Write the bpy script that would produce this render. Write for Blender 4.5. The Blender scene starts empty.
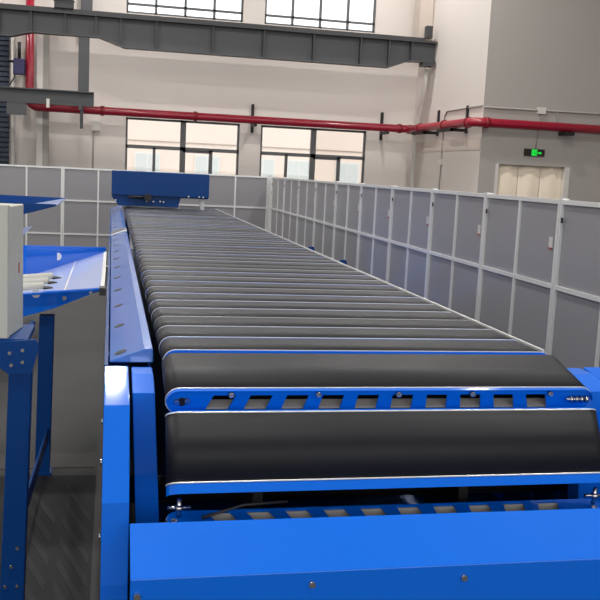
import bpy, bmesh, math, random
from mathutils import Vector, Matrix, Euler

random.seed(7)
PI = math.pi
SC = bpy.context.scene
COL = SC.collection

# ------------------------------------------------------------------ camera
cam_d = bpy.data.cameras.new('camera')
cam_d.sensor_width = 36.0
cam_d.lens = 54.0                      # 900 px on a 600 px frame
cam_d.clip_start = 0.05
cam_d.clip_end = 300
cam = bpy.data.objects.new('camera', cam_d)
COL.objects.link(cam)
cam.location = (0, 0, 1.565)
cam.rotation_euler = (math.radians(81.96946), math.radians(-2.72118), math.radians(-11.68336))
SC.camera = cam

# ------------------------------------------------------------------ world, light, exposure
W = bpy.data.worlds.new('overcast_sky')
SC.world = W
W.use_nodes = True
bg = W.node_tree.nodes['Background']
bg.inputs[0].default_value = (0.93, 0.96, 1.0, 1)
bg.inputs[1].default_value = 2.1

SC.view_settings.view_transform = 'Standard'
SC.view_settings.look = 'None'
SC.view_settings.exposure = 0.0
SC.view_settings.gamma = 1.0
SC.view_settings.use_curve_mapping = False


def area(name, loc, sx, sy, watts, rot=(0, 0, 0), col=(1, 0.97, 0.93)):
    l = bpy.data.lights.new(name, 'AREA')
    l.shape = 'ELLIPSE' if sx < 1 else 'RECTANGLE'
    l.size, l.size_y = sx, sy
    l.energy = watts
    l.color = col
    o = bpy.data.objects.new(name, l)
    o.location = loc
    o.rotation_euler = rot
    COL.objects.link(o)
    return o


# rows of high bay lamps under the roof
for ly in (1.4, 6.4, 11.4, 16.4, 20.8):
    for lx in (-5.9, 0.1, 6.1):
        area('high_bay_lamp', (lx, ly, 8.6), 0.36, 0.36, 175)
# fill light added behind the viewpoint to brighten the near faces
area('rear_fill', (0.5, -8.8, 3.7), 23, 6, 1050, (math.radians(85), 0, 0), (0.96, 0.98, 1.0))
sun_d = bpy.data.lights.new('sun', 'SUN')
sun_d.energy = 0.7
sun_d.angle = 0.03
sun_d.color = (1, 0.95, 0.9)
sun = bpy.data.objects.new('sun', sun_d)
sun.rotation_euler = (math.radians(35), 0, math.radians(-20))
COL.objects.link(sun)


# ------------------------------------------------------------------ materials
def srgb(r, g, b):
    def f(c):
        c /= 255.0
        return c / 12.92 if c <= 0.04045 else ((c + 0.055) / 1.055) ** 2.4
    return (f(r), f(g), f(b), 1)


def mat(name, rgb, rough=0.5, metal=0.0, coat=0.0, coat_r=0.1, spec=0.5, emit=None, estr=1.0,
        coat_ior=1.5, noise=0.0, nscale=6.0, bump=0.0, bscale=200.0, rvar=0.0):
    m = bpy.data.materials.new(name)
    m.use_nodes = True
    nt = m.node_tree
    b = nt.nodes['Principled BSDF']
    c = srgb(*rgb)
    b.inputs['Base Color'].default_value = c
    b.inputs['Roughness'].default_value = rough
    b.inputs['Metallic'].default_value = metal
    b.inputs['Coat Weight'].default_value = coat
    b.inputs['Coat Roughness'].default_value = coat_r
    b.inputs['Specular IOR Level'].default_value = spec
    b.inputs['Coat IOR'].default_value = coat_ior
    if emit:
        b.inputs['Emission Color'].default_value = srgb(*emit)
        b.inputs['Emission Strength'].default_value = estr
    if noise or rvar or bump:
        tc = nt.nodes.new('ShaderNodeTexCoord')
    if noise or rvar:
        n = nt.nodes.new('ShaderNodeTexNoise')
        n.inputs['Scale'].default_value = nscale
        n.inputs['Detail'].default_value = 6
        nt.links.new(tc.outputs['Object'], n.inputs['Vector'])
    if noise:
        mx = nt.nodes.new('ShaderNodeMix')
        mx.data_type = 'RGBA'
        nt.links.new(n.outputs['Fac'], mx.inputs['Factor'])
        mx.inputs['A'].default_value = tuple(max(0, v * (1 - noise)) for v in c[:3]) + (1,)
        mx.inputs['B'].default_value = tuple(min(1, v * (1 + noise)) for v in c[:3]) + (1,)
        nt.links.new(mx.outputs['Result'], b.inputs['Base Color'])
    if rvar:
        mr = nt.nodes.new('ShaderNodeMapRange')
        mr.inputs['To Min'].default_value = max(0.02, rough - rvar)
        mr.inputs['To Max'].default_value = rough + rvar
        nt.links.new(n.outputs['Fac'], mr.inputs['Value'])
        nt.links.new(mr.outputs['Result'], b.inputs['Roughness'])
    if bump:
        n2 = nt.nodes.new('ShaderNodeTexNoise')
        n2.inputs['Scale'].default_value = bscale
        nt.links.new(tc.outputs['Object'], n2.inputs['Vector'])
        bp = nt.nodes.new('ShaderNodeBump')
        bp.inputs['Strength'].default_value = bump
        bp.inputs['Distance'].default_value = 0.002
        nt.links.new(n2.outputs['Fac'], bp.inputs['Height'])
        nt.links.new(bp.outputs['Normal'], b.inputs['Normal'])
    return m


M = {}
M['blue'] = mat('blue_powder_coat', (0, 106, 224), 0.45, coat=0.65, coat_r=0.06, spec=0.1, bump=0.06, bscale=260)
M['deep_blue'] = mat('deep_blue_paint', (2, 60, 124), 0.45, coat=0.15, coat_r=0.2, spec=0.15)
M['belt'] = mat('black_rubber_belt', (19, 20, 26), 0.5, spec=0.28, noise=0.12, nscale=9, rvar=0.05)
M['strip'] = mat('brushed_aluminium_strip', (222, 222, 220), 0.35, metal=0.5)
M['chrome'] = mat('bright_steel', (200, 200, 200), 0.22, metal=1.0)
M['tray'] = mat('grey_sheet', (196, 190, 182), 0.6)
M['black'] = mat('black_plastic', (22, 22, 24), 0.5)
M['cable'] = mat('dark_cable', (40, 40, 42), 0.5)
M['panel'] = mat('grey_fence_sheet', (146, 145, 148), 0.3, spec=0.5, noise=0.04, nscale=2)
M['alu'] = mat('fence_aluminium', (228, 228, 226), 0.35, metal=0.25)
M['white'] = mat('white_sticker', (200, 197, 194), 0.5)
M['red'] = mat('red_print', (165, 80, 78), 0.5)
M['cab'] = mat('cabinet_grey_paint', (196, 196, 186), 0.45, bump=0.05)
M['floor'] = mat('grey_epoxy_floor', (42, 41, 40), 0.6, noise=0.1, nscale=1.2, rvar=0.08)
M['mat'] = mat('dark_floor_shade', (18, 18, 20), 0.75, noise=0.12, nscale=3)  # shade on the floor, put into a darker colour
M['light_hatch'] = mat('floor_light_stripes', (28, 28, 30), 0.7)  # light through a grille, put into paler stripes
M['line'] = mat('faded_line_paint', (62, 60, 57), 0.6, noise=0.15, nscale=5)
M['wall'] = mat('warm_white_plaster', (220, 212, 206), 0.85, noise=0.03, nscale=0.7)
M['greywall'] = mat('grey_plaster', (178, 172, 167), 0.85, noise=0.03, nscale=0.8)
M['band'] = mat('beige_plaster_band', (200, 188, 178), 0.85)
M['ceil'] = mat('pale_roof_sheet', (190, 190, 190), 0.7)
M['steel'] = mat('grey_painted_steel', (78, 80, 83), 0.5, noise=0.05, nscale=2)
M['darksteel_and_shade'] = mat('dark_steel_and_shade', (60, 61, 63), 0.55)  # dark steel parts, and the shade on the beam stiffeners
M['pipe'] = mat('red_pipe_paint', (160, 20, 48), 0.35, coat=0.3)
M['pipedark'] = mat('dark_red_coupling', (140, 18, 34), 0.4)
M['wframe'] = mat('grey_window_frame', (92, 92, 94), 0.5)
M['shutter'] = mat('slate_blue_shutter', (58, 68, 84), 0.55)
M['curtain'] = mat('cream_fabric', (238, 224, 204), 0.9)
M['pvc'] = mat('white_pvc', (222, 218, 212), 0.45)
M['conduit'] = mat('grey_conduit', (168, 163, 158), 0.5)
M['facade'] = mat('beige_facade', (232, 212, 198), 0.9, noise=0.03, nscale=0.5)
M['facline'] = mat('facade_joint', (170, 150, 135), 0.9)
M['facwin'] = mat('pale_facade_window', (205, 207, 204), 0.4)
M['ground'] = mat('yard_concrete', (190, 186, 180), 0.9)
M['sign'] = mat('sign_black', (40, 34, 34), 0.4)
M['green'] = mat('green_lit_sign', (20, 200, 60), 0.4, emit=(20, 230, 70), estr=0.9)
M['signwhite'] = mat('sign_pale', (190, 240, 200), 0.4, emit=(150, 255, 175), estr=0.6)
M['glossblue'] = mat('glossy_blue_guard_paint', (40, 118, 218), 0.4, coat=1.0, coat_r=0.14, coat_ior=2.8)
M['palesheet'] = mat('pale_blue_sheet', (165, 180, 222), 0.4, coat=0.5)
M['valve'] = mat('dark_blue_valve', (52, 48, 92), 0.5)
M['rollergrey'] = mat('pale_roller', (188, 186, 178), 0.4)


def glass_mat():
    m = bpy.data.materials.new('clear_window_glass')
    m.use_nodes = True
    nt = m.node_tree
    nt.nodes.remove(nt.nodes['Principled BSDF'])
    out = nt.nodes['Material Output']
    t = nt.nodes.new('ShaderNodeBsdfTransparent')
    t.inputs[0].default_value = (0.95, 0.97, 0.97, 1)
    g = nt.nodes.new('ShaderNodeBsdfGlossy')
    g.inputs['Roughness'].default_value = 0.02
    fr = nt.nodes.new('ShaderNodeFresnel')
    fr.inputs[0].default_value = 1.45
    mx = nt.nodes.new('ShaderNodeMixShader')
    nt.links.new(fr.outputs[0], mx.inputs[0])
    nt.links.new(t.outputs[0], mx.inputs[1])
    nt.links.new(g.outputs[0], mx.inputs[2])
    nt.links.new(mx.outputs[0], out.inputs['Surface'])
    return m


M['glass'] = glass_mat()


# ------------------------------------------------------------------ mesh helpers
class MB:
    def __init__(self):
        self.v, self.f, self.sm = [], [], []

    def add(self, vs, fs, smooth=False):
        n = len(self.v)
        self.v += [tuple(p) for p in vs]
        self.f += [tuple(i + n for i in f) for f in fs]
        self.sm += [smooth] * len(fs)
        return self

    def box(self, x0, x1, y0, y1, z0, z1):
        vs = [(x, y, z) for z in (z0, z1) for y in (y0, y1) for x in (x0, x1)]
        return self.add(vs, [(0, 2, 3, 1), (4, 5, 7, 6), (0, 1, 5, 4), (2, 6, 7, 3), (0, 4, 6, 2), (1, 3, 7, 5)])

    def prism(self, poly, axis, a, b, smooth=False):
        """poly: 2D points; extruded along axis 0/1/2 from a to b."""
        def p3(p, t):
            if axis == 0: return (t, p[0], p[1])
            if axis == 1: return (p[0], t, p[1])
            return (p[0], p[1], t)
        n = len(poly)
        vs = [p3(p, a) for p in poly] + [p3(p, b) for p in poly]
        self.add(vs, [tuple(range(n))[::-1], tuple(range(n, 2 * n))])
        m = len(self.v) - 2 * n
        fs = [(i, (i + 1) % n, n + (i + 1) % n, n + i) for i in range(n)]
        self.f += [tuple(k + m for k in f) for f in fs]
        self.sm += [smooth] * n
        return self

    def ring(self, outer, inner, axis, a, b, smooth=True):
        """closed band between two outlines of the same count, extruded."""
        def p3(p, t):
            if axis == 0: return (t, p[0], p[1])
            if axis == 1: return (p[0], t, p[1])
            return (p[0], p[1], t)
        n = len(outer)
        vs = [p3(p, a) for p in outer] + [p3(p, b) for p in outer] + [p3(p, a) for p in inner] + [p3(p, b) for p in inner]
        fs1, fs2 = [], []
        for i in range(n):
            j = (i + 1) % n
            fs1 += [(i, j, n + j, n + i), (2 * n + i, 3 * n + i, 3 * n + j, 2 * n + j)]
            fs2 += [(i, 2 * n + i, 2 * n + j, j), (n + i, n + j, 3 * n + j, 3 * n + i)]
        k = len(self.v)
        self.add(vs, fs1, smooth)
        self.f += [tuple(q + k for q in f) for f in fs2]
        self.sm += [False] * len(fs2)
        return self

    def tube(self, pts, r, seg=10):
        pts = [Vector(p) for p in pts]
        rings = []
        up = None
        for i, p in enumerate(pts):
            if i == 0: d = pts[1] - p
            elif i == len(pts) - 1: d = p - pts[-2]
            else: d = (pts[i + 1] - p).normalized() + (p - pts[i - 1]).normalized()
            d.normalize()
            if up is None:
                up = Vector((0, 0, 1)) if abs(d.z) < 0.9 else Vector((1, 0, 0))
            s = d.cross(up).normalized()
            up = s.cross(d).normalized()
            rr = r[i] if isinstance(r, (list, tuple)) else r
            rings.append([p + (s * math.cos(2 * PI * k / seg) + up * math.sin(2 * PI * k / seg)) * rr for k in range(seg)])
        vs = [q for rg in rings for q in rg]
        fs = []
        for i in range(len(pts) - 1):
            for k in range(seg):
                a, b = i * seg + k, i * seg + (k + 1) % seg
                fs.append((a, b, b + seg, a + seg))
        self.add(vs, fs, True)
        n = len(self.v) - len(vs)
        self.f += [tuple(n + k for k in range(seg))[::-1], tuple(n + (len(pts) - 1) * seg + k for k in range(seg))]
        self.sm += [False, False]
        return self

    def build(self, name, m, parent=None, bevel=0.0):
        me = bpy.data.meshes.new(name)
        me.from_pydata(self.v, [], self.f)
        me.validate()
        bm = bmesh.new()
        bm.from_mesh(me)
        bmesh.ops.recalc_face_normals(bm, faces=bm.faces)
        bm.to_mesh(me)
        bm.free()
        if len(self.sm) == len(me.polygons):
            me.polygons.foreach_set('use_smooth', self.sm)
        me.materials.append(M[m])
        o = bpy.data.objects.new(name, me)
        COL.objects.link(o)
        if bevel:
            b = o.modifiers.new('bevel', 'BEVEL')
            b.width = bevel
            b.segments = 2
            b.limit_method = 'ANGLE'
        if parent:
            o.parent = parent
        return o


def tag(o, label=None, cat=None, group=None, kind=None):
    if label: o['label'] = label
    if cat: o['category'] = cat
    if group: o['group'] = group
    if kind: o['kind'] = kind
    return o


def empty(name, loc, label, cat, group=None, rot=(0, 0, 0)):
    o = bpy.data.objects.new(name, None)
    o.empty_display_size = 0.1
    COL.objects.link(o)
    o.location = loc
    o.rotation_euler = rot
    return tag(o, label, cat, group)


def copy_tree(o, parent=None):
    c = o.copy()
    COL.objects.link(c)
    if parent: c.parent = parent
    for ch in list(o.children):
        copy_tree(ch, c)
    return c


def struct(name, mb, m, label, cat):
    return tag(mb.build(name, m), label, cat, kind='structure')


# ------------------------------------------------------------------ setting
YB, YG, XS = 23.3, 18.7, 7.86           # back wall, grey wall, side wall
struct('floor', MB().box(-12, 14, -9, YB, -0.1, 0), 'floor', 'grey epoxy floor of the hall', 'floor')
struct('ceiling', MB().box(-12.3, 14.3, -9.3, YB + 0.3, 9.0, 9.15), 'ceil', 'pale sheet roof of the hall, high above the conveyor', 'ceiling')

# painted floor line, then floor shade and light stripes done in colour
struct('trim_1', MB().box(-1.6, -0.06, 4.62, 4.86, 0.0, 0.003), 'line', 'faded pale line painted across the floor beside the blue leg', 'floor marking')
struct('shade_strip', MB().box(-1.6, -0.05, 1.6, 4.5, 0.0, 0.002), 'mat', 'dark strip of shade painted on the floor under the grey cabinet', 'floor marking')  # 'mat' holds the floor shade colour
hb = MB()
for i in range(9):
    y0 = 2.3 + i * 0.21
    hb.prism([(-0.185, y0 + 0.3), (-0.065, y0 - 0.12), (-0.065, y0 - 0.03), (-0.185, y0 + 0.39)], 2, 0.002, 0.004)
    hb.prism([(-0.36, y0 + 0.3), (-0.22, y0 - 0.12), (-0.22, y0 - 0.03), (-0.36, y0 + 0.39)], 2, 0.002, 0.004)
struct('light_stripes', hb, 'light_hatch', 'faint diagonal stripes of light through a grille, painted over the dark strip', 'floor marking')

# back wall with openings, built as strips
WIN_LOW = [(0.32, 3.19), (3.74, 6.56)]
WIN_UP = [(0.28, 3.17), (3.72, 6.63)]
ZL0, ZL1, ZU0, ZU1 = 1.0, 2.74, 5.26, 7.3
wb = MB()
wb.box(-12, XS, YB, YB + 0.24, 0, ZL0)
wb.box(-12, XS, YB, YB + 0.24, ZL1, ZU0)
wb.box(-12, XS, YB, YB + 0.24, ZU1, 9.0)
for z0, z1, ws in ((ZL0, ZL1, WIN_LOW), (ZU0, ZU1, WIN_UP)):
    xs = [-12] + [q for w in ws for q in w] + [XS]
    for k in range(0, len(xs), 2):
        wb.box(xs[k], xs[k + 1], YB, YB + 0.24, z0, z1)
struct('wall_back', wb, 'wall', 'warm white back wall with two rows of windows', 'wall')
struct('wall_side', MB().box(XS, XS + 0.13, YG + 0.006, YB + 0.24, 0, 9.0), 'wall', 'pale side wall stub between the back wall and the grey wall', 'wall')
DX0, DX1, DZ = 8.24, 10.02, 1.97
gb = MB()
gb.box(XS + 0.13, DX0, YG, YG + 0.2, 0, 9)
gb.box(DX1, 14, YG, YG + 0.2, 0, 9)
gb.box(DX0, DX1, YG, YG + 0.2, DZ, 9)
gb.box(XS, XS + 0.13, YG, YG + 0.005, 0, 9)
struct('wall_right', gb, 'greywall', 'plain grey wall at the right with a cream curtained doorway', 'wall')
struct('wall_left', MB().box(-12.3, -12, -9, YB, 0, 9), 'wall', 'pale left wall of the hall, outside the picture', 'wall')
struct('wall_front', MB().box(-12.3, 14.3, -9.3, -9, 0, 9), 'greywall', 'grey wall of the hall behind the viewpoint, outside the picture', 'wall')
struct('wall_far_right', MB().box(14, 14.3, -9, YG + 0.2, 0, 9), 'greywall', 'grey wall closing the hall far to the right, outside the picture', 'wall')
struct('trim_4', MB().box(XS - 0.012, XS, YG + 0.01, YB - 0.01, 2.25, 2.52), 'band', 'beige plaster band along the pale side wall', 'wall band')


def window(n, x0, x1, z0, z1, cols, rows, label, extra=None, t=0.035):
    m = MB()
    y0, y1 = YB + 0.04, YB + 0.12
    m.box(x0, x0 + 0.05, y0, y1, z0, z1).box(x1 - 0.05, x1, y0, y1, z0, z1)
    m.box(x0, x1, y0, y1, z0, z0 + 0.05).box(x0, x1, y0, y1, z1 - 0.05, z1)
    for cx, a, b, tt in cols:
        m.box(cx - tt, cx + tt, y0, y1, a, b)
    for rz, a, b, tt in rows:
        m.box(a, b, y0, y1, rz - tt, rz + tt)
    w = struct('window_%d' % n, m, 'wframe', label, 'window')
    MB().box(x0 + 0.02, x1 - 0.02, YB + 0.077, YB + 0.083, z0 + 0.02, z1 - 0.02).build('pane', 'glass', w)
    return w


for n, (x0, x1) in enumerate(WIN_LOW):
    c = (x0 + x1) / 2
    q = (x1 - x0) / 4
    window(n + 1, x0, x1, ZL0, ZL1,
           [(c, ZL0, ZL1, 0.07), (x0 + q, ZL0, 2.03, 0.035), (c + q, ZL0, 2.03, 0.045)],
           [(2.03, x0, x1, 0.045), (ZL0 + 0.07, c, c + q, 0.05), (1.97, c, c + q, 0.03)],
           ['lower window at the left, behind the blue end box, with a thick centre bar',
            'lower window at the right of the back wall, above the fence corner'][n])
for n, (x0, x1) in enumerate(WIN_UP):
    q = (x1 - x0) / 4
    window(n + 3, x0, x1, ZU0, ZU1, [(x0 + q * k, ZU0, ZU1, 0.03) for k in (1, 2, 3)],
           [(5.49, x0, x1, 0.025), (6.4, x0, x1, 0.025)],
           ['upper left window of small bright panes above the crane beam',
            'upper right window of small bright panes above the crane beam'][n])

# doorway with cream curtain panels
d = MB()
d.box(DX0, DX0 + 0.07, YG - 0.01, YG + 0.16, 0, DZ).box(DX1 - 0.12, DX1, YG - 0.01, YG + 0.16, 0, DZ)
door = struct('door_1', d, 'pvc', 'wide doorway in the grey wall hung with cream panels', 'door')
xw = (DX1 - DX0 - 0.19) / 3
for k in range(3):
    xa = DX0 + 0.07 + k * xw
    n = 12
    pts = [(xa + xw * i / n, YG + 0.08 + 0.02 * math.cos(2 * PI * i / n)) for i in range(n + 1)]
    poly = pts + [(p[0], p[1] + 0.015) for p in reversed(pts)]
    MB().prism(poly, 2, 0.02, DZ - 0.001, True).build('curtain_panel', 'curtain', door)

# slate shutter at far left
s = MB()
for k in range(36):
    z = 0.4 + k * 0.12
    s.prism([(YB - 0.05, z), (YB - 0.09, z + 0.02), (YB - 0.09, z + 0.1), (YB - 0.05, z + 0.115)], 0, -5.0, -2.47)
s.box(-5.0, -2.47, YB - 0.05, YB - 0.005, 0, 4.75)
struct('door_2', s, 'shutter', 'slatted slate-blue shutter on the back wall at the far left', 'shutter')

# outside the windows
yard = struct('trim_5', MB().box(-25, 40, YB + 0.5, 60, -0.4, -0.3), 'ground', 'pale concrete yard outside the windows', 'yard')
fa = empty('building', (8, 34, -0.3), 'pale beige building across the yard seen through the lower windows', 'building')
MB().box(-24, 2.6, 0, 6, 0, 5.2).build('wall', 'facade', fa)
MB().box(-24, 2.7, -0.12, 6, 5.2, 5.4).build('parapet', 'facade', fa)
for k, z in enumerate((1.55, 2.75, 3.95)):
    MB().box(-24, 2.6, -0.03, 0, z, z + 0.04).build('joint_line', 'facline', fa)
for wx in (-7.2, -5.0, -2.9, -1.5, 0.4):
    w = MB().box(wx, wx + 0.95, -0.06, 0, 0.9, 2.35).build('window', 'pvc', fa)
    MB().box(wx + 0.06, wx + 0.45, -0.07, -0.055, 0.96, 2.29).box(wx + 0.5, wx + 0.89, -0.07, -0.055, 0.96, 2.29).build('pane', 'facwin', w)

# ------------------------------------------------------------------ crane beam, columns, pipes
YC = 22.0
beam = empty('crane_beam', (2.6, YC, 4.27), 'long grey steel crane beam spanning under the upper windows', 'beam')
bx, bz = 2.6, 4.27
prof = [(-6, 4.9), (XS - 0.02, 4.9), (XS - 0.02, 4.47), (7.13, 4.45), (6.65, 4.27), (0.25, 4.27), (-0.35, 4.46), (-1.85, 4.46), (-2.3, 4.34), (-6, 4.34)]
MB().prism([(x - bx, z - bz) for x, z in prof], 1, -0.012, 0.012).build('web', 'steel', beam)
MB().box(-6 - bx, XS - 0.02 - bx, -0.16, 0.16, 4.9 - bz, 4.95 - bz).build('top_flange', 'darksteel_and_shade', beam)
MB().box(-6 - bx, XS - 0.3 - bx, -0.035, 0.035, 4.95 - bz, 5.03 - bz).build('rail', 'darksteel_and_shade', beam)
fl = MB()
low = [p for p in prof[2:]]
for a, b in zip(low[:-1], low[1:]):
    fl.prism([(a[0] - bx, a[1] - bz), (b[0] - bx, b[1] - bz), (b[0] - bx, b[1] - bz - 0.025), (a[0] - bx, a[1] - bz - 0.025)], 1, -0.14, 0.14)
fl.build('bottom_flange', 'steel', beam)


def lowz(x):
    for (xa, za), (xb, zb) in zip(low[:-1], low[1:]):
        if xb <= x <= xa:
            return za + (zb - za) * (x - xa) / (xb - xa)
    return 4.34


for x in (-4.2, -3.2, -2.55, -1.85, -1.1, -0.42, 0.15, 0.95, 2.28, 3.5, 4.72, 5.9, 6.62, 7.2):
    MB().box(x - 0.02 - bx, x + 0.02 - bx, -0.13, -0.012, lowz(x) - bz, 4.9 - bz).build('stiffener', 'darksteel_and_shade', beam)  # stiffener shade is put into the darker colour

tag(MB().box(-1.35, -0.92, YC - 0.1, YC + 0.1, 5.03, 5.2).prism([(-1.38, 5.2), (-1.3, 5.26), (-1.0, 5.26), (-0.9, 5.2)], 1, YC - 0.12, YC + 0.12)
    .build('rail_clamp', 'darksteel_and_shade'), 'small dark clamp box sitting on the crane rail at upper left', 'clamp')


def hcol(name, x, y, z0, z1, w, m, label):
    c = MB()
    c.box(x - w / 2, x + w / 2, y - w / 2, y - w / 2 + 0.015, z0, z1)
    c.box(x - w / 2, x + w / 2, y + w / 2 - 0.015, y + w / 2, z0, z1)
    c.box(x - 0.008, x + 0.008, y - w / 2 + 0.015, y + w / 2 - 0.015, z0, z1)
    return tag(c.build(name, m), label, 'column')


# lower bracket beam
lb = empty('bracket_beam', (-2.5, 22.0, 2.86), 'short grey steel beam below the crane beam at the far left', 'beam')
MB().box(-3.5, 2.06, -0.13, 0.13, 0.31, 0.335).build('top_flange', 'steel', lb)
MB().box(-3.5, 2.06, -0.13, 0.13, 0.0, 0.025).build('bottom_flange', 'steel', lb)
MB().box(-3.5, 2.06, -0.02, 0.02, 0.025, 0.31).build('web', 'steel', lb)
MB().box(0.12, 0.55, -0.12, -0.02, -0.28, 0).build('bracket_plate', 'steel', lb)
for x in (1.0, 1.72):
    MB().box(x, x + 0.07, -0.15, -0.13, -0.08, 0.12).build('clip', 'pvc' if x < 1.5 else 'steel', lb)

cA = hcol('steel_column', -0.68, 22.0, 3.195, 4.435, 0.24, 'steel', 'grey steel column between the two beams, second from the red riser')
cB = hcol('steel_column', -1.66, 23.08, 0.0, 4.8, 0.27, 'conduit', 'pale grey steel column right beside the red riser pipe')
MB().box(-1.80, -1.66, 22.93, 22.944, 0, 4.8).build('pale_cladding', 'pvc', cB)
cC = hcol('steel_column', -0.66, YB - 0.16, 4.9, 9.0, 0.26, 'steel', 'grey steel column rising above the crane beam at upper left')
cD = tag(MB().box(-0.75, -0.68, 21.9, 22.1, 2.35, 2.86).build('hanger_bar', 'darksteel_and_shade'), 'short dark hanger bar below the end of the bracket beam', 'bar')
tag(MB().box(XS - 0.36, XS - 0.02, 22.3, 22.75, 5.05, 9.0).build('wall_pilaster', 'band'), 'beige pilaster in the corner where the crane beam ends', 'pilaster')
cb = empty('beam_bracket', (7.62, 22.0, 4.47), 'dark steel bracket at the right end of the crane beam', 'bracket')
MB().box(-0.05, 0.1, -0.1, 0.1, 0.56, 0.85).build('stop_plate', 'darksteel_and_shade', cb)
MB().box(-0.12, 0.16, -0.14, 0.14, -0.13, -0.03).build('seat', 'darksteel_and_shade', cb)

# pale pipes at left
tag(MB().tube([(-2.36, 23.1, 0), (-2.36, 23.1, 5.2)], 0.055).build('water_pipe', 'pvc'), 'thin pale pipe rising beside the slate-blue shutter', 'pipe')
va = empty('valve_unit', (-2.185, 22.75, 3.3), 'small dark blue valve unit beside the red riser pipe', 'valve')
MB().box(-0.13, 0.13, -0.1, 0.1, 0.25, 0.62).build('body', 'valve', va, 0.02)
MB().tube([(0.0, 0, 0.6), (0.0, 0, 1.0)], 0.04).tube([(-0.25, 0, 0.55), (0.13, 0, 0.55)], 0.03).build('connector', 'black', va)
MB().tube([(0.05, 0.1, 0.45), (0.05, 0.549, 0.45)], 0.025).build('wall_mount', 'black', va)
MB().tube([(-0.22, 0, 0.0), (-0.1, 0, 0.2), (-0.12, 0, 0.35)], 0.015).build('wire', 'cable', va)

# red pipe: riser, run along back wall, side wall, grey wall
RP = 0.098
ZP = 2.83
yp = YB - 0.5
XP = XS - 0.27
YPG = YG - 0.17
pts = [(-1.95, yp, 5.6), *[(-1.77 - 0.18 * math.cos(a * PI / 12), yp, ZP + 0.18 - 0.18 * math.sin(a * PI / 12)) for a in range(7)], (XP - 0.2, yp, ZP), (XP - 0.06, yp - 0.05, ZP), (XP, yp - 0.2, ZP),
       (XP, YPG + 0.2, ZP), (XP + 0.02, YPG + 0.08, ZP), (XP + 0.08, YPG + 0.02, ZP), (XP + 0.2, YPG, ZP), (13.9, YPG, ZP)]
rp = tag(MB().tube(pts, RP, 16).build('red_pipe', 'pipe'), 'long red pipe running along the back, side and grey walls', 'pipe')
cps = [((-1.95, yp, 3.1), 2), ((-0.25, yp, ZP), 0), ((3.1 * 0 + 2.0, yp, ZP), 0), ((7.3, yp, ZP), 0), ((XP, 22.85, ZP), 1), ((XP, 22.0, ZP), 1), ((XP, 20.3, ZP), 1),
       ((XP, 18.85, ZP), 1), ((7.88, YPG, ZP), 0), ((10.8, YPG, ZP), 0)]
for (x, y, z), ax in cps:
    e = [0, 0, 0]
    e[ax] = 0.045
    MB().tube([(x - e[0], y - e[1], z - e[2]), (x + e[0], y + e[1], z + e[2])], RP + 0.022, 16).build('coupling', 'pipedark', rp)
sup = [(3.5, 'back', 'black pipe support on the back wall between the lower windows'),
       (6.95, 'back', 'black pipe support right of the lower windows'),
       (21.4, 'side', 'black pipe support on the side wall, nearer the back corner'),
       (19.55, 'side', 'black pipe support on the side wall beside the grey wall'),
       (9.78, 'grey', 'dark pipe support on the grey wall right of the exit sign')]
for c, k, lab in sup:
    m = MB()
    if k == 'back':
        m.box(c - 0.035, c + 0.035, YB - 0.06, YB, ZP - 0.3, ZP + 0.42)
        m.box(c - 0.035, c + 0.035, YB - 0.64, YB - 0.06, ZP - RP - 0.06, ZP - RP)
    elif k == 'side':
        m.box(XS - 0.05, XS - 0.003, c - 0.035, c + 0.035, ZP - 0.2, ZP + 0.42)
        m.box(XS - 0.4, XS - 0.05, c - 0.035, c + 0.035, ZP - RP - 0.07, ZP - RP)
        m.box(XS - 0.40, XS - 0.33, c - 0.035, c + 0.9, ZP - RP - 0.07, ZP - RP)
    else:
        m.box(c - 0.12, c + 0.12, YG - 0.3, YG - 0.003, ZP - RP - 0.07, ZP - RP)
    tag(m.build('pipe_support', 'black'), lab, 'bracket')

# drain pipe in the corner
tag(MB().tube([(7.715, 22.2, 4.3), (7.715, 22.2, 4.0), (7.715, 22.28, 3.75), (7.715, 22.68, 3.3), (7.715, 22.74, 3.05), (7.715, 22.74, 0)], 0.06, 12).build('drain_pipe', 'pvc'),
    'pale drain pipe bending down the corner below the crane beam end', 'pipe')

# conduits
co = tag(MB().tube([(XS - 0.025, YG + 0.02, 3.2), (XS - 0.02, 20.85, 3.2), (XS - 0.02, 21.0, 3.1), (XS - 0.02, 21.03, 1.9), (XS - 0.02, 21.1, 0.6)], 0.018, 8).build('conduit', 'conduit'),
         'thin grey conduit bending down the pale side wall', 'conduit')
MB().box(XS - 0.06, XS, 20.95, 21.1, 1.92, 2.07).build('junction_box', 'pvc', co)
cg = tag(MB().tube([(XS, YG - 0.03, 3.17), (13.9, YG - 0.03, 3.2)], 0.02, 8).build('conduit', 'conduit'), 'thin grey conduit running level above the red pipe on the grey wall', 'conduit')
MB().box(9.11, 9.3, YG - 0.06, YG, 3.1, 3.24).build('junction_box', 'pvc', cg)
MB().tube([(9.18, YG - 0.015, 3.1), (9.15, YG - 0.015, 2.345)], 0.012, 8).build('drop', 'conduit', cg)
MB().box(9.57, 9.61, YG - 0.03, YG, 2.95, 3.18).build('drop', 'conduit', cg)
cw = tag(MB().tube([(-0.47, YB - 0.02, 0.3), (-0.47, YB - 0.02, 2.32), (-0.42, YB - 0.02, 2.35)], 0.025, 8).build('conduit', 'conduit'), 'thin conduit below the small box left of the lower windows', 'conduit')
MB().box(-0.5, -0.3, YB - 0.08, YB, 2.36, 2.62).build('junction_box', 'pvc', cw)

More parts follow.
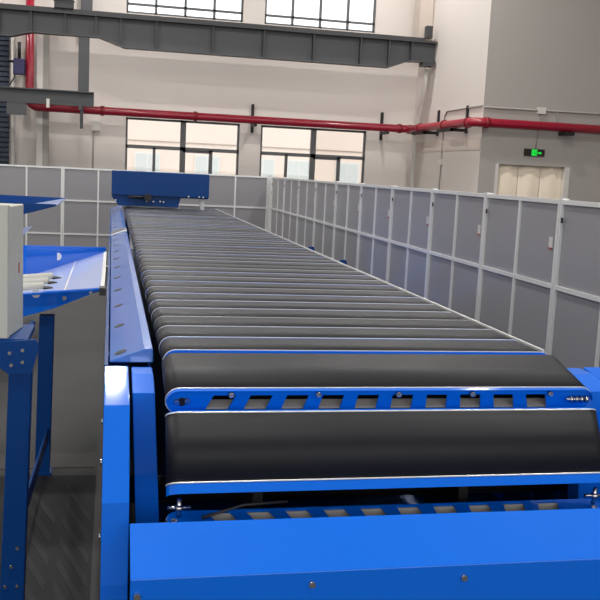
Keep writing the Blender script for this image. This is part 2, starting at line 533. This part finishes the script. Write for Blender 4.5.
# exit sign
es = empty('exit_sign', (9.12, YG, 2.18), 'green lit exit sign on the grey wall above the doorway', 'sign')
MB().box(-0.24, 0.24, -0.035, 0, 0, 0.155).build('case', 'sign', es)
MB().box(-0.07, 0.06, -0.039, -0.0355, 0.012, 0.143).build('lit_panel', 'green', es)
pm = MB()          # door outline and running figure
pm.box(-0.055, -0.047, -0.042, -0.0395, 0.025, 0.13).box(-0.055, 0.045, -0.042, -0.0395, 0.122, 0.13).box(0.037, 0.045, -0.042, -0.0395, 0.025, 0.13)
pm.tube([(0.0, -0.0405, 0.098), (0.004, -0.0405, 0.112)], 0.008, 8)
pm.prism([(-0.012, 0.09), (0.006, 0.094), (0.012, 0.06), (-0.004, 0.058)], 1, -0.042, -0.0395)
pm.prism([(-0.004, 0.06), (-0.03, 0.04), (-0.026, 0.034), (0.004, 0.054)], 1, -0.042, -0.0395)
pm.prism([(0.004, 0.06), (0.024, 0.045), (0.018, 0.025), (0.025, 0.025), (0.032, 0.048), (0.012, 0.066)], 1, -0.042, -0.0395)
pm.prism([(-0.01, 0.09), (-0.03, 0.075), (-0.027, 0.07), (-0.008, 0.082)], 1, -0.042, -0.0395)
pm.build('running_figure', 'sign', es)
am = MB()
am.prism([(0.075, 0.085), (0.13, 0.085), (0.13, 0.105), (0.165, 0.072), (0.13, 0.04), (0.13, 0.06), (0.075, 0.06)], 1, -0.042, -0.0355)
am.build('arrow', 'green', es)

# ------------------------------------------------------------------ fence
PW, FH = 1.03, 1.495


def fence_proto():
    t = empty('fence_panel', (0, 0, 0), 'x', 'fence panel')
    f = MB()
    st = 0.025
    f.box(0.003, st, -0.02, 0.02, 0, FH).box(PW - st, PW - 0.003, -0.02, 0.02, 0, FH)
    f.box(PW / 2 - 0.012, PW / 2 + 0.012, -0.017, 0.017, 0.03, FH - 0.03)
    for z in (0.03, 0.5, 1.0, FH - 0.02):
        f.box(st, PW - st, -0.018, 0.018, z - 0.012, z + 0.012)
    f.build('frame', 'alu', t)
    for x0, x1 in ((st, PW / 2 - 0.012), (PW / 2 + 0.012, PW - st)):
        for z0, z1 in ((0.042, 0.488), (0.512, 0.988), (1.012, FH - 0.032)):
            MB().box(x0, x1, -0.005, 0.005, z0, z1).build('infill_sheet', 'panel', t)
    for x in (0.04, PW - 0.04):
        MB().box(x - 0.035, x + 0.035, -0.06, 0.06, 0, 0.012).build('foot_plate', 'alu', t)
    return t


ORD = ['first', 'second', 'third', 'fourth', 'fifth', 'sixth', 'seventh', 'eighth', 'ninth', 'tenth', 'eleventh', 'twelfth', 'thirteenth',
       'fourteenth', 'fifteenth', 'sixteenth', 'seventeenth', 'eighteenth', 'nineteenth']


def ordinal(n):       # 1-based
    if n <= 19: return ORD[n - 1]
    tens = {2: 'twent', 3: 'thirt', 4: 'fort', 5: 'fift'}[n // 10]
    return tens + 'ieth' if n % 10 == 0 else tens + 'y-' + ORD[n % 10 - 1]


XF, YF = 2.45, 13.78
fp = fence_proto()
# right run: local x runs toward the camera (-Y), seen face is local -y -> world -X
right = []
for k in range(11):
    o = fp if k == 0 else copy_tree(fp)
    ytop = 4.61 + PW * (k - 1) + (PW if True else 0)      # far end of the bay
    o.location = (XF, 3.58 + PW * k, 0)
    o.rotation_euler = (0, 0, PI / 2)
    o['label'] = 'grey framed fence panel right of the conveyor, %s from the near right edge' % ordinal(k + 1)
    if k == 9: o['label'] = 'grey framed fence panel right of the conveyor, last before the back corner'
    o['group'] = 'fence panels beside the conveyor'
    right.append(o)
right[10].location = (XF, 3.58 - PW, 0)
right[10]['label'] = 'grey framed fence panel mostly cut off by the right edge of the picture'
for k, o in enumerate(right[:10]):
    MB().box(0.07, 0.115, 0.006, 0.009, 1.215, 1.275).build('notice_sticker', 'white', o)
    st = MB().box(0.07, 0.115, 0.006, 0.009, 1.205, 1.215).build('notice_sticker', 'red', o)
    MB().box(PW - 0.045, PW - 0.03, 0.018, 0.024, 1.36, 1.39).build('hinge', 'black', o)
for k in range(6):
    o = copy_tree(fp)
    for ch in list(o.children):
        if ch.name.startswith(('notice', 'hinge')):
            bpy.data.objects.remove(ch)
    o.location = (XF - 0.07 - PW * (k + 1), YF + 0.12, 0)
    o.rotation_euler = (0, 0, 0)
    o['label'] = 'grey framed fence panel along the back behind the conveyor, %s from the right corner' % ordinal(k + 1)
    o['group'] = 'fence panels along the back'

cp = empty('corner_post', (XF - 0.045, YF + 0.15, 0), 'aluminium corner post where the back and right fences meet', 'post')
MB().box(-0.023, 0.023, -0.023, 0.023, 0, FH).build('post', 'alu', cp)
MB().box(-0.024, 0.024, -0.024, 0.024, FH, FH + 0.006).build('cap', 'black', cp)

# ------------------------------------------------------------------ sorter carriers
XL, XR = 0.155, 1.378
XC, WC = (XL + XR) / 2, XR - XL
H = 0.075


def racetrack(w, h, n=10):
    r = h / 2
    pts = []
    for i in range(n + 1):
        a = -PI / 2 + PI * i / n
        pts.append((w / 2 - r + r * math.cos(a), H / 2 + r * math.sin(a)))
    for i in range(n + 1):
        a = PI / 2 + PI * i / n
        pts.append((-w / 2 + r + r * math.cos(a), H / 2 + r * math.sin(a)))
    return pts


def slot_plate(y0, y1, w=WC - 0.006, h=H - 0.004):
    r = h / 2
    zc = H / 2
    m = MB()
    hz0, hz1 = zc - 0.027, zc + 0.018
    zt, zb = zc + r, zc - r
    cx = [0.298 + 0.1025 * k - 0.773 for k in range(10)]
    hw = 0.0305
    holes = []
    for k, c in enumerate(cx):
        sk = 0.011 - 0.018 * k / 9.0
        holes.append(((c - hw - sk, c + hw - sk), (c - hw + sk, c + hw + sk)))      # (bottom), (top)
    arcL = [(-w / 2 + r + r * math.cos(PI / 2 + PI * i / 10), zc + r * math.sin(PI / 2 + PI * i / 10)) for i in range(11)]
    xl = holes[0][0][0] - 0.02
    m.prism(arcL + [(xl, zb), (xl, zt)], 1, y0, y1)
    arcR = [(w / 2 - r + r * math.cos(-PI / 2 + PI * i / 10), zc + r * math.sin(-PI / 2 + PI * i / 10)) for i in range(11)]
    xr = holes[-1][0][1] + 0.02
    m.prism(arcR + [(xr, zt), (xr, zb)], 1, y0, y1)
    m.box(xl, xr, y0, y1, hz1, zt).box(xl, xr, y0, y1, zb, hz0)
    eb, et = [xl], [xl]
    for (b0, b1), (t0, t1) in holes:
        eb += [b0, b1]
        et += [t0, t1]
    eb.append(xr)
    et.append(xr)
    for k in range(0, len(eb), 2):
        m.prism([(eb[k], hz0), (eb[k + 1], hz0), (et[k + 1], hz1), (et[k], hz1)], 1, y0, y1)
    return m


def carrier(T, F, w=None, rear=False):
    """local origin: bottom centre; near edge at -T/2, far edge at +T/2"""
    t = empty('belt_carrier', (0, 0, 0), 'x', 'conveyor carrier')
    yn, yf = -T / 2, T / 2
    yb = yn + F                        # near edge of the belt
    w = w or WC
    outer, inner = racetrack(w, H), racetrack(w - 0.012, H - 0.012)
    MB().ring(outer, inner, 1, yb + 0.004, yf - (0.008 if rear else 0.002)).build('belt', 'belt', t)
    rimo = racetrack(w + 0.002, H + 0.002)
    MB().ring(rimo, inner, 1, yb, yb + 0.004).build('edge_strip', 'strip', t)
    if rear or T > 0.24:
        MB().box(-WC / 2 + 0.06, WC / 2 - 0.06, yf - 0.055, yf - 0.0045, 0.012, 0.0165).build('inner_tray', 'tray', t)
    if rear:
        MB().ring(rimo, inner, 1, yf - 0.008, yf - 0.004).build('edge_strip', 'strip', t)
    slot_plate(yb - 0.004, yb, w - 0.006).build('front_plate', 'blue', t)
    oo, ii = racetrack(w - 0.001, H - 0.001), racetrack(w - 0.007, H - 0.007)
    up = [k for k in range(len(oo)) if oo[k][1] >= H / 2 - 1e-6]
    MB().prism([oo[k] for k in up] + [ii[k] for k in reversed(up)], 1, yn, yb - 0.0005).build('flange', 'blue', t)
    slot_plate(yf - 0.004, yf, w - 0.006).build('rear_plate', 'blue', t)
    MB().box(-WC / 2 + 0.06, WC / 2 - 0.06, yb + 0.004, yb + 0.05, 0.010, 0.0145).build('inner_tray', 'tray', t)
    return t


def place(o, Y, Z, a, T):
    """put the far top edge of the carrier at (Y, Z), tilted by a degrees"""
    r = math.radians(a)
    y = Y - (T / 2 * math.cos(r) - H * math.sin(r))
    z = Z - (T / 2 * math.sin(r) + H * math.cos(r))
    o.location = (XC, y, z)
    o.rotation_euler = (r, 0, 0)


TF = 0.1985
proto = carrier(TF, 0.003)
NF = 48
GRP = 'belt carriers of the conveyor'
for j in range(NF):
    o = proto if j == 0 else copy_tree(proto)
    place(o, 2.581 + 0.2 * (j + 1) - 0.0006, 1.04 + random.uniform(-0.0012, 0.0012), 0, TF)
    o.location.x = XC + random.uniform(-0.002, 0.002)
    o['label'] = 'flat-lying black belt carrier, %s behind the tilted ones at the near end' % ordinal(j + 1)
    if j == NF - 1: o['label'] = 'flat-lying black belt carrier at the far end, beneath the blue end box'
    o['group'] = GRP
T0 = 0.238
WN = 1.246
c0 = carrier(T0, 0.014, WN)
place(c0, 2.567, 1.0355, 13.6, T0)
c0.location.x = 0.773
tag(c0, 'black belt carrier with blue slotted front plate, tipping over the near end', group=GRP)
T1 = 0.246
T1 = 0.217
c1 = carrier(T1, 0.026, WN, True)
place(c1, 2.302, 0.936, 60, T1)
T1 = 0.246
c1.location.x = 0.773
tag(c1, 'steeply tilted broad black belt carrier just above the blue front cover', group=GRP)
c2 = carrier(T1, 0.034, WN)
place(c2, 2.19, 0.662, 101, T1)
c2.location.x = 0.773
tag(c2, 'upright carrier whose blue slotted rear plate shows behind the front cover edge', group=GRP)

# fittings on the tipping carrier
fy = -T0 / 2 + 0.014 - 0.004
WC0, WC = WC, WN
XC0, XC = XC, 0.773
for px_ in (0.325, 0.565, 0.795, 1.015, 1.255):
    MB().tube([(px_ - XC, fy, 0.0615), (px_ - XC, fy - 0.014, 0.0615)], 0.0075, 10).build('screw', 'chrome', c0)
for dx in (0.03, 0.058):
    MB().tube([(-WC / 2 + dx, fy, 0.036 + dx * 0.1), (-WC / 2 + dx, fy - 0.012, 0.036 + dx * 0.1)], 0.0075, 10).build('screw', 'chrome', c0)
MB().tube([(-WC / 2 + 0.044, fy, 0.038), (-WC / 2 + 0.044, fy - 0.004, 0.038)], 0.012, 12).build('axle_end', 'black', c0)
tb = MB().tube([(WC / 2 - 0.09, fy - 0.012, 0.045), (WC / 2 - 0.02, fy - 0.012, 0.045)], 0.005, 8)
for k in range(4):
    tb.tube([(WC / 2 - 0.078 + k * 0.016, fy - 0.012, 0.045), (WC / 2 - 0.07 + k * 0.016, fy - 0.012, 0.045)], 0.011, 8)
tb.build('tension_bolt', 'chrome', c0)
# fittings under the steep carrier and on top of the upright one
for sx in (-1, 1):
    b = MB()
    hx_ = sx * (WC / 2 - 0.035)
    b.tube([(hx_, T1 / 2 - 0.002, 0.03), (hx_, T1 / 2 + 0.05, 0.024)], 0.006, 10)
    b.tube([(hx_, T1 / 2 + 0.018, 0.028), (hx_, T1 / 2 + 0.026, 0.027), (hx_, T1 / 2 + 0.034, 0.026)], [0.008, 0.014, 0.008], 12)
    b.tube([(hx_ - 0.03, T1 / 2 + 0.026, 0.027), (hx_ + 0.03, T1 / 2 + 0.026, 0.027)], 0.005, 10)
    b.tube([(hx_ - 0.014, T1 / 2, 0.06), (hx_ - 0.014, T1 / 2 + 0.01, 0.06)], 0.008, 10)
    b.build('hinge_bolt', 'chrome', c2)
for px_ in (-0.56, -0.5, -0.43, -0.1, 0.22, 0.5):
    MB().tube([(px_, T1 / 2 - 0.004, 0.067), (px_, T1 / 2 + 0.004, 0.067)], 0.006, 8).build('screw', 'chrome', c2)
MB().tube([(-0.53, T1 / 2 + 0.008, 0.05), (-0.47, T1 / 2 + 0.018, 0.035), (-0.42, T1 / 2 + 0.024, 0.02), (-0.3, T1 / 2 + 0.026, 0.012)], 0.004, 8).build('cable', 'cable', c2)

WC = WC0
XC = XC0
# ------------------------------------------------------------------ sorter frame
YE = 12.35
sf = empty('sorter_frame', (XC, 7.0, 0), 'long blue conveyor body with side guards and rounded near end carrying the black belts', 'conveyor')


def sub(mb, name, m, bevel=0.0, parent=None):
    o = mb.build(name, m, parent or sf, bevel)
    if parent is None:
        for v in o.data.vertices:
            v.co -= Vector((XC, 7.0, 0))
    return o


def mx(x, s):
    return x if s < 0 else 2 * XC - x


for s_ in (-1, 1):
    # guard: wedge that rises toward the belts
    dz = 0 if s_ < 0 else -0.04
    poly = [(mx(x, s_), z + dz) for x, z in ((0.003, 0.978), (0.004, 0.984), (0.105, 1.020), (0.130, 1.022), (0.132, 1.0), (0.132, 0.978))]
    g = sub(MB().prism(poly, 1, 2.69, YE), 'side_guard', 'glossblue', 0.003)
    y = 2.76
    while y < YE - 0.2:
        q = MB()
        ang = math.atan2(0.036, 0.101)
        pts = []
        for i in range(12):
            a = 2 * PI * i / 12
            pts.append((0.036 + 0.019 * math.cos(a) * math.cos(ang), y + 0.026 * math.sin(a) + 0.002 * math.cos(a)))
        zs = lambda x: 0.984 + (x - 0.004) * 0.036 / 0.101
        vs = [(mx(p[0], s_), p[1], zs(p[0]) + dz + 0.0012) for p in pts] + [(mx(p[0], s_), p[1], zs(p[0]) + dz - 0.003) for p in pts]
        n = 12
        q.add(vs, [tuple(range(n)), tuple(range(n, 2 * n))[::-1]] + [(i, (i + 1) % n, n + (i + 1) % n, n + i) for i in range(n)])
        sub(q, 'fixing_slot', 'black')
        y += 0.47
    # dark grey band across the guard with a pale near edge
    poly = [(mx(x, s_), z + dz) for x, z in ((0.001, 0.984), (0.104, 1.0225), (0.131, 1.0245), (0.131, 1.0), (0.004, 0.98))]
    sub(MB().prism(poly, 1, 7.66, 7.95), 'dark_band', 'wframe')
    sub(MB().prism([(a_, b_ + 0.001) for a_, b_ in poly], 1, 7.6, 7.66), 'pale_edge', 'strip')
    # outer side wall of the sorter
    x0, x1 = mx(-0.012, s_), mx(-0.001, s_)
    sub(MB().box(min(x0, x1), max(x0, x1), 2.66, YE, 0.12, 0.978 + dz), 'side_panel', 'deep_blue')
    # inner wall beside the belts
    x0, x1 = mx(0.118, s_), mx(0.124, s_)
    sub(MB().box(min(x0, x1), max(x0, x1), 2.70, YE, 0.5, 0.977 + dz), 'inner_wall', 'deep_blue')
    # running rail
    x0, x1 = mx(0.22, s_), mx(0.27, s_)
    sub(MB().box(min(x0, x1), max(x0, x1), 2.65, YE, 0.90, 0.9615), 'running_rail', 'tray')
    # feet of the frame
    for y in (3.2, 5.4, 7.6, 9.8, 11.9):
        x0, x1 = mx(0.0, s_), mx(0.07, s_)
        sub(MB().box(min(x0, x1), max(x0, x1), y - 0.04, y + 0.04, 0, 0.9), 'leg', 'blue')
    # nose column: rounded end housing beside the turn
    prof = [(2.655, 0.976), (2.362, 0.935), (2.335, 0.915), (2.198, 0.727), (2.165, 0.525), (2.15, 0.30), (2.15, 0.0), (2.655, 0.0)]
    x0, x1 = mx(-0.010 if s_ < 0 else -0.07, s_), mx(0.0575 if s_ < 0 else 0.0, s_)
    prof = [(2.655, 0.976), (2.362, 0.9353), (2.198, 0.727), (2.165, 0.525), (2.15, 0.30), (2.15, 0.0), (2.655, 0.0)]
    nc = sub(MB().prism(prof, 0, min(x0, x1), max(x0, x1)), 'nose_housing', 'blue', 0.002)
    for yy, zz in ((2.40, 0.88), (2.2, 0.64), (2.15, 0.42), (2.3, 0.8)):
        xs0 = mx(-0.010 if s_ < 0 else -0.07, s_)
        sub(MB().tube([(xs0, yy, zz), (xs0 + 0.006 * s_, yy, zz)], 0.008, 8), 'bolt', 'chrome')
    # inner nose panel
    tl, tr, bl, br = (0.0665, 0.127, 0.0845, 0.150) if s_ < 0 else (0.010, 0.115, 0.010, 0.115)
    vs = []
    for yb_, yt_ in ((2.40, 2.47), (2.46, 2.56)):
        vs += [(mx(bl, s_), yb_, 0.50), (mx(br, s_), yb_, 0.50), (mx(tr, s_), yt_ - 0.02, 0.945), (mx(tl, s_), yt_ - 0.02, 0.945),
               (mx(tr, s_), yt_ + 0.1, 0.972), (mx(tl, s_), yt_ + 0.1, 0.972)]
    q = MB().add(vs, [(0, 1, 2, 3), (3, 2, 4, 5), (6, 9, 8, 7), (9, 11, 10, 8), (0, 6, 7, 1), (5, 4, 10, 11), (0, 3, 9, 6), (3, 5, 11, 9), (1, 7, 8, 2), (2, 8, 10, 4)])
    sub(q, 'nose_panel', 'blue', 0.002)

sub(MB().box(1.384, 1.392, 2.66, YE - 0.1, 1.022, 1.032), 'edge_rail', 'alu')
for y in (2.7, 5.0, 7.4, 9.8, 12.0):
    sub(MB().box(1.386, 1.391, y, y + 0.04, 0.93, 1.022), 'rail_post', 'alu')
# front cover with sloping top and upright face
prof = [(2.150, 0.692), (2.0, 0.6155), (1.985, 0.0), (1.997, 0.0), (2.012, 0.607), (2.155, 0.684)]
fcov = sub(MB().prism(prof, 0, 0.0585, 2 * XC - 0.001), 'front_cover', 'blue', 0.002)
for px_, pz in ((0.075, 0.575), (0.49, 0.585), (0.88, 0.583), (1.3, 0.58)):
    sub(MB().tube([(px_, 2.0, pz), (px_, 1.99, pz)], 0.008, 10), 'bolt', 'chrome')
# dark inner drum bearing plate under the turn
sub(MB().prism([(2.66 + 0.17 * math.cos(2 * PI * i / 24), 0.60 + 0.17 * math.sin(2 * PI * i / 24)) for i in range(24)], 0, 0.42, 0.45), 'sprocket', 'black')
sub(MB().prism([(2.66 + 0.17 * math.cos(2 * PI * i / 24), 0.60 + 0.17 * math.sin(2 * PI * i / 24)) for i in range(24)], 0, 1.06, 1.09), 'sprocket', 'black')
sub(MB().tube([(0.0, 2.64, 0.6), (2 * XC, 2.64, 0.6)], 0.04, 16), 'shaft', 'black')
sub(MB().box(0.13, 1.38, 2.75, YE, 0.42, 0.44), 'lower_deck', 'deep_blue')

# ------------------------------------------------------------------ far end box
hb = empty('end_box', (0.58, 11.35, 0), 'blue end box standing over the far end of the belts', 'machine housing')
hx = 0.58
MB().prism([(x - hx, z) for x, z in ((0.0, 1.49), (1.17, 1.49), (1.17, 1.205), (0.0, 1.205))], 1, -0.25, 0.4).build('casing', 'deep_blue', hb, 0.004)
MB().prism([(x - hx, z) for x, z in ((0.0, 1.204), (1.165, 1.204), (1.165, 1.19), (0.83, 1.19), (0.80, 1.075), (0.09, 1.075), (0.01, 1.17))], 1, -0.2, 0.3).build('lower_casing', 'deep_blue', hb)
MB().tube([(0.43 - hx, -0.25, 1.185), (0.43 - hx, -0.33, 1.185)], 0.045, 14).build('motor', 'black', hb)
MB().tube([(0.2 - hx, -0.26, 1.185), (0.4 - hx, -0.26, 1.185)], 0.018, 10).build('cylinder_rod', 'black', hb)
MB().box(1.09 - hx, 1.14 - hx, 0.0, 0.06, 1.045, 1.2).build('bracket', 'alu', hb)
for x in (0.22, 0.72):
    MB().box(x - hx - 0.03, x - hx + 0.03, 1.16, 1.23, 0, 1.44).build('post', 'deep_blue', hb)
    MB().box(x - hx - 0.03, x - hx + 0.03, 0.4, 1.16, 1.36, 1.44).build('arm', 'deep_blue', hb)
for x in (0.05, 0.42, 0.50, 0.58, 0.62, 0.92, 1.05, 1.1):
    MB().tube([(x - hx, -0.205, 1.14 if x < 0.8 else 1.215), (x - hx, -0.262, 1.14 if x < 0.8 else 1.215)], 0.009, 8).build('bolt', 'chrome', hb)

# ------------------------------------------------------------------ left chute
ch = empty('sorting_chute', (-0.5, 5.5, 0), 'blue-sided sorting chute sloping away left from the conveyor, behind the grey cabinet', 'chute')
cx, cy = -0.5, 5.5


def csub(mb, name, m, bevel=0.0, origin=(cx, cy), par=None):
    o = mb.build(name, m, par or ch, bevel)
    for v in o.data.vertices:
        v.co -= Vector((origin[0], origin[1], 0))
    return o


# sliding surface: from the sorter edge down to the left
YA, YZ = 4.5, 6.44
zsur = lambda x: 0.955 + (x + 0.03) * 0.09
plan = [(-0.03, YA + 0.013), (-0.03, YZ), (-0.46, 5.2), (-1.25, 5.2), (-1.25, YA + 0.013)]
n = len(plan)
sv = [(x, y, zsur(x)) for x, y in plan] + [(x, y, zsur(x) - 0.012) for x, y in plan]
csub(MB().add(sv, [tuple(range(n)), tuple(range(n, 2 * n))[::-1]] + [(i, (i + 1) % n, n + (i + 1) % n, n + i) for i in range(n)]), 'slide_sheet', 'palesheet')
csub(MB().prism([(-0.222, YA + 0.02), (-0.214, YA + 0.02), (-0.214, 5.9), (-0.222, 5.88)], 2, zsur(-0.22) - 0.003, zsur(-0.218) + 0.002), 'seam', 'strip')
csub(MB().prism([(-0.026, 0.958), (-0.045, 0.957), (-0.045, 0.93), (-0.026, 0.93)], 1, YA + 0.013, YZ - 0.013), 'lip', 'strip')
for k in range(3):
    yy = 4.67 + k * 0.2
    x0, x1 = -0.80, -0.325 + 0.01 * k
    csub(MB().tube([(x0, yy, zsur(x0) + 0.002), (x1, yy, zsur(x1) + 0.002)], 0.03, 12), 'slide_rib', 'rollergrey')
    csub(MB().prism([(x1, yy - 0.05), (x1 + 0.045, yy - 0.02), (x1 + 0.02, yy + 0.03), (x1, yy + 0.04)], 2, zsur(x1) - 0.008, zsur(x1 + 0.045) + 0.004), 'rib_end', 'black')
fw = [(-0.025, 0.961), (-0.025, 0.945), (-0.07, 0.935), (-0.26, 0.855), (-0.44, 0.80), (-0.75, 0.62), (-1.25, 0.52), (-1.25, zsur(-1.25) + 0.006)]
csub(MB().prism(fw, 1, YA, YA + 0.012), 'side_wall', 'blue')
csub(MB().prism([(-0.03, 0.960), (-1.25, zsur(-1.25) + 0.005), (-1.25, zsur(-1.25) - 0.005), (-0.03, 0.950)], 1, YA - 0.025, YA), 'wall_flange', 'blue')
bwp = [(-0.03, 6.44, 0.985), (-0.46, 5.2, 1.095), (-1.25, 5.2, 1.06)]
bv, bf = [], []
for dy in (0.0, 0.012):
    for x, y, zt in bwp:
        bv += [(x, y + dy, zsur(x) - 0.012), (x, y + dy, zt)]
bf = [(0, 2, 3, 1), (2, 4, 5, 3), (6, 7, 9, 8), (8, 9, 11, 10), (1, 3, 9, 7), (3, 5, 11, 9), (0, 6, 8, 2), (2, 8, 10, 4), (0, 1, 7, 6), (4, 10, 11, 5)]
csub(MB().add(bv, bf), 'side_wall', 'blue')
csub(MB().box(-0.05, -0.02, YA - 0.03, YA + 0.05, 0.925, 0.962), 'corner_bracket', 'darksteel_and_shade')
for x, z, r, m in ((-0.35, 0.925, 0.021, 'strip'), (-0.216, 0.905, 0.011, 'chrome'), (-0.09, 0.935, 0.009, 'chrome')):
    csub(MB().tube([(x, YA - 0.006, z), (x, YA, z)], r, 14), 'bolt', m)
csub(MB().tube([(-0.312, 5.618, 0.995), (-0.318, 5.636, 0.995)], 0.024, 14), 'bolt', 'strip')
for x in (-0.70, -1.15):
    csub(MB().box(x - 0.03, x + 0.03, 5.13, 5.19, 0, zsur(x - 0.03) - 0.012), 'leg', 'deep_blue')

# support frame of the chute with legs and brace
sp = empty('support_frame', (-0.3, 3.8, 0), 'dark blue leg frame with diagonal brace under the grey cabinet and chute', 'support frame')
so = (-0.3, 3.8)


def leg(xt0, xt1, xb0, xb1, y0, y1, zt):
    vs = [(xb0, y0, 0), (xb1, y0, 0), (xb1, y1, 0), (xb0, y1, 0), (xt0, y0, zt), (xt1, y0, zt), (xt1, y1, zt), (xt0, y1, zt)]
    return MB().add(vs, [(0, 3, 2, 1), (4, 5, 6, 7), (0, 1, 5, 4), (1, 2, 6, 5), (2, 3, 7, 6), (3, 0, 4, 7)])


l1 = csub(leg(-0.318, -0.246, -0.350, -0.272, 3.02, 3.09, 0.93), 'leg', 'deep_blue', 0.003, so, sp)
l2 = csub(leg(-0.336, -0.266, -0.354, -0.282, 4.53, 4.6, 0.81), 'leg', 'deep_blue', 0.003, so, sp)
csub(MB().prism([(-0.47, 0.965), (-0.235, 0.985), (-0.226, 0.975), (-0.226, 0.945), (-0.247, 0.872), (-0.318, 0.868), (-0.37, 0.91), (-0.47, 0.925)], 1, 3.005, 3.02), 'gusset', 'deep_blue', 0.0, so, sp)
for x, z in ((-0.315, 0.94), (-0.275, 0.95), (-0.275, 0.91), (-0.31, 0.90), (-0.29, 0.265), (-0.31, 0.20), (-0.33, 0.13), (-0.29, 0.13)):
    csub(MB().tube([(x, 3.0 if z > 0.8 else 3.012, z), (x, 3.006 if z > 0.8 else 3.02, z)], 0.006, 8), 'bolt', 'chrome', 0.0, so, sp)
csub(MB().box(-0.56, -0.26, 3.02, 3.30, 0.963, 0.983), 'cabinet_shelf', 'deep_blue', 0.0, so, sp)
csub(MB().prism([(3.09, 0.27), (4.53, 0.17), (4.53, 0.24), (3.09, 0.34)], 0, -0.298, -0.29), 'brace', 'deep_blue', 0.0, so, sp)
csub(MB().tube([(-0.30, 3.06, 0.93), (-0.36, 4.45, 0.79)], 0.012, 8), 'tie_rod', 'deep_blue', 0.0, so, sp)
csub(MB().box(-0.36, -0.27, 4.51, 4.62, 0, 0.012), 'foot_plate', 'deep_blue', 0.0, so, sp)
csub(MB().box(-0.38, -0.24, 2.99, 3.12, 0, 0.012), 'foot_plate', 'deep_blue', 0.0, so, sp)
for x in (-0.98,):
    csub(leg(x - 0.035, x + 0.035, x - 0.05, x + 0.02, 3.02, 3.09, 0.93), 'leg', 'deep_blue', 0.003, so, sp)
    csub(leg(x - 0.035, x + 0.035, x - 0.05, x + 0.02, 4.53, 4.6, 0.65), 'leg', 'deep_blue', 0.003, so, sp)
csub(MB().box(-1.0, -0.27, 3.03, 3.08, 0.90, 0.962), 'cross_rail', 'deep_blue', 0.0, so, sp)

# grey control cabinet
cbx = empty('control_cabinet', (-0.325, 3.03, 0.984), 'pale grey control cabinet at the left edge on the blue leg frame', 'cabinet', rot=(0, 0, math.radians(-8)))
MB().box(-0.42, 0.003, -0.012, 0.02, 0.0, 0.436).build('door', 'cab', cbx, 0.004)
MB().box(-0.42, 0, 0.044, 0.215, 0.0, 0.43).build('body', 'cab', cbx, 0.004)
MB().box(-0.41, -0.008, 0.02, 0.044, 0.008, 0.425).build('seal', 'black', cbx)
lb_ = MB().box(0.0, 0.0015, 0.125, 0.165, 0.17, 0.26).build('warning_label', 'white', cbx)
MB().box(0.0015, 0.002, 0.135, 0.155, 0.20, 0.235).build('print', 'red', lb_)

# far tray at upper left
ft = empty('sorting_chute', (-0.9, 8.0, 0), 'raised blue chute tray farther back at the left edge, above the near chute', 'chute')
fo = (-0.9, 8.0)
csub(MB().prism([(-1.6, 1.215), (-0.46, 1.205), (-0.45, 1.192), (-0.62, 1.14), (-0.95, 1.05), (-1.6, 0.92)], 1, 7.9, 7.915), 'side_wall', 'deep_blue', 0.0, fo, ft)
csub(MB().prism([(-1.6, 1.215), (-0.46, 1.205), (-0.45, 1.192), (-0.62, 1.14), (-0.95, 1.05), (-1.6, 0.92)], 1, 9.4, 9.415), 'side_wall', 'deep_blue', 0.0, fo, ft)
csub(MB().prism([(-0.45, 1.202), (-1.6, 0.96), (-1.6, 0.945), (-0.45, 1.188)], 1, 7.915, 9.4), 'slide_sheet', 'palesheet', 0.0, fo, ft)
csub(MB().prism([(-0.605, 1.05), (-0.735, 1.02), (-1.3, 0.92), (-1.3, 0.66), (-0.735, 0.91)], 1, 7.4, 7.415), 'deflector_flap', 'palesheet', 0.0, fo, ft)
for x in (-1.08, -1.5):
    for y in (7.915, 9.34):
        csub(MB().box(x - 0.03, x + 0.03, y, y + 0.06, 0, 1.19 if x < -1.2 else 1.06), 'leg', 'deep_blue', 0.0, fo, ft)
csub(MB().box(-1.35, -1.25, 7.415, 7.95, 0.66, 0.74), 'flap_arm', 'deep_blue', 0.0, fo, ft)
for x in (-0.5, -0.56, -0.62, -0.68):
    csub(MB().tube([(x, 7.893, 1.188 + (x + 0.5) * 0.3), (x, 7.9, 1.188 + (x + 0.5) * 0.3)], 0.006, 8), 'bolt', 'black', 0.0, fo, ft)

# chutes on the far side of the sorter, only their corners show above the belts
for i, (y, lab) in enumerate(((6.62, 'blue chute corner beyond the right belt edge, nearer of the two'),
                              (7.75, 'blue chute corner beyond the right belt edge, farther of the two'))):
    c = empty('outfeed_chute', (1.78, y, -0.0), lab, 'chute', 'outfeed chutes by the right fence')
    MB().prism([(-0.2, 0.84), (-0.06, 0.925), (-0.02, 0.925), (0.01, 0.83), (0.5, 0.62), (0.5, 0.45), (-0.2, 0.80)], 1, 0.0, 0.015).build('side_wall', 'deep_blue', c)
    MB().prism([(-0.2, 0.84), (0.0, 0.83), (0.5, 0.62), (0.5, 0.45), (-0.2, 0.80)], 1, 0.7, 0.715).build('side_wall', 'deep_blue', c)
    MB().prism([(-0.2, 0.83), (0.5, 0.50), (0.5, 0.49), (-0.2, 0.82)], 1, 0.015, 0.7).build('slide_sheet', 'blue', c)
    for x in (-0.1, 0.42):
        for yy in (0.02, 0.64):
            MB().box(x, x + 0.05, yy, yy + 0.05, 0, 0.73 - 0.5 * (x + 0.1) - 0.03).build('leg', 'deep_blue', c)
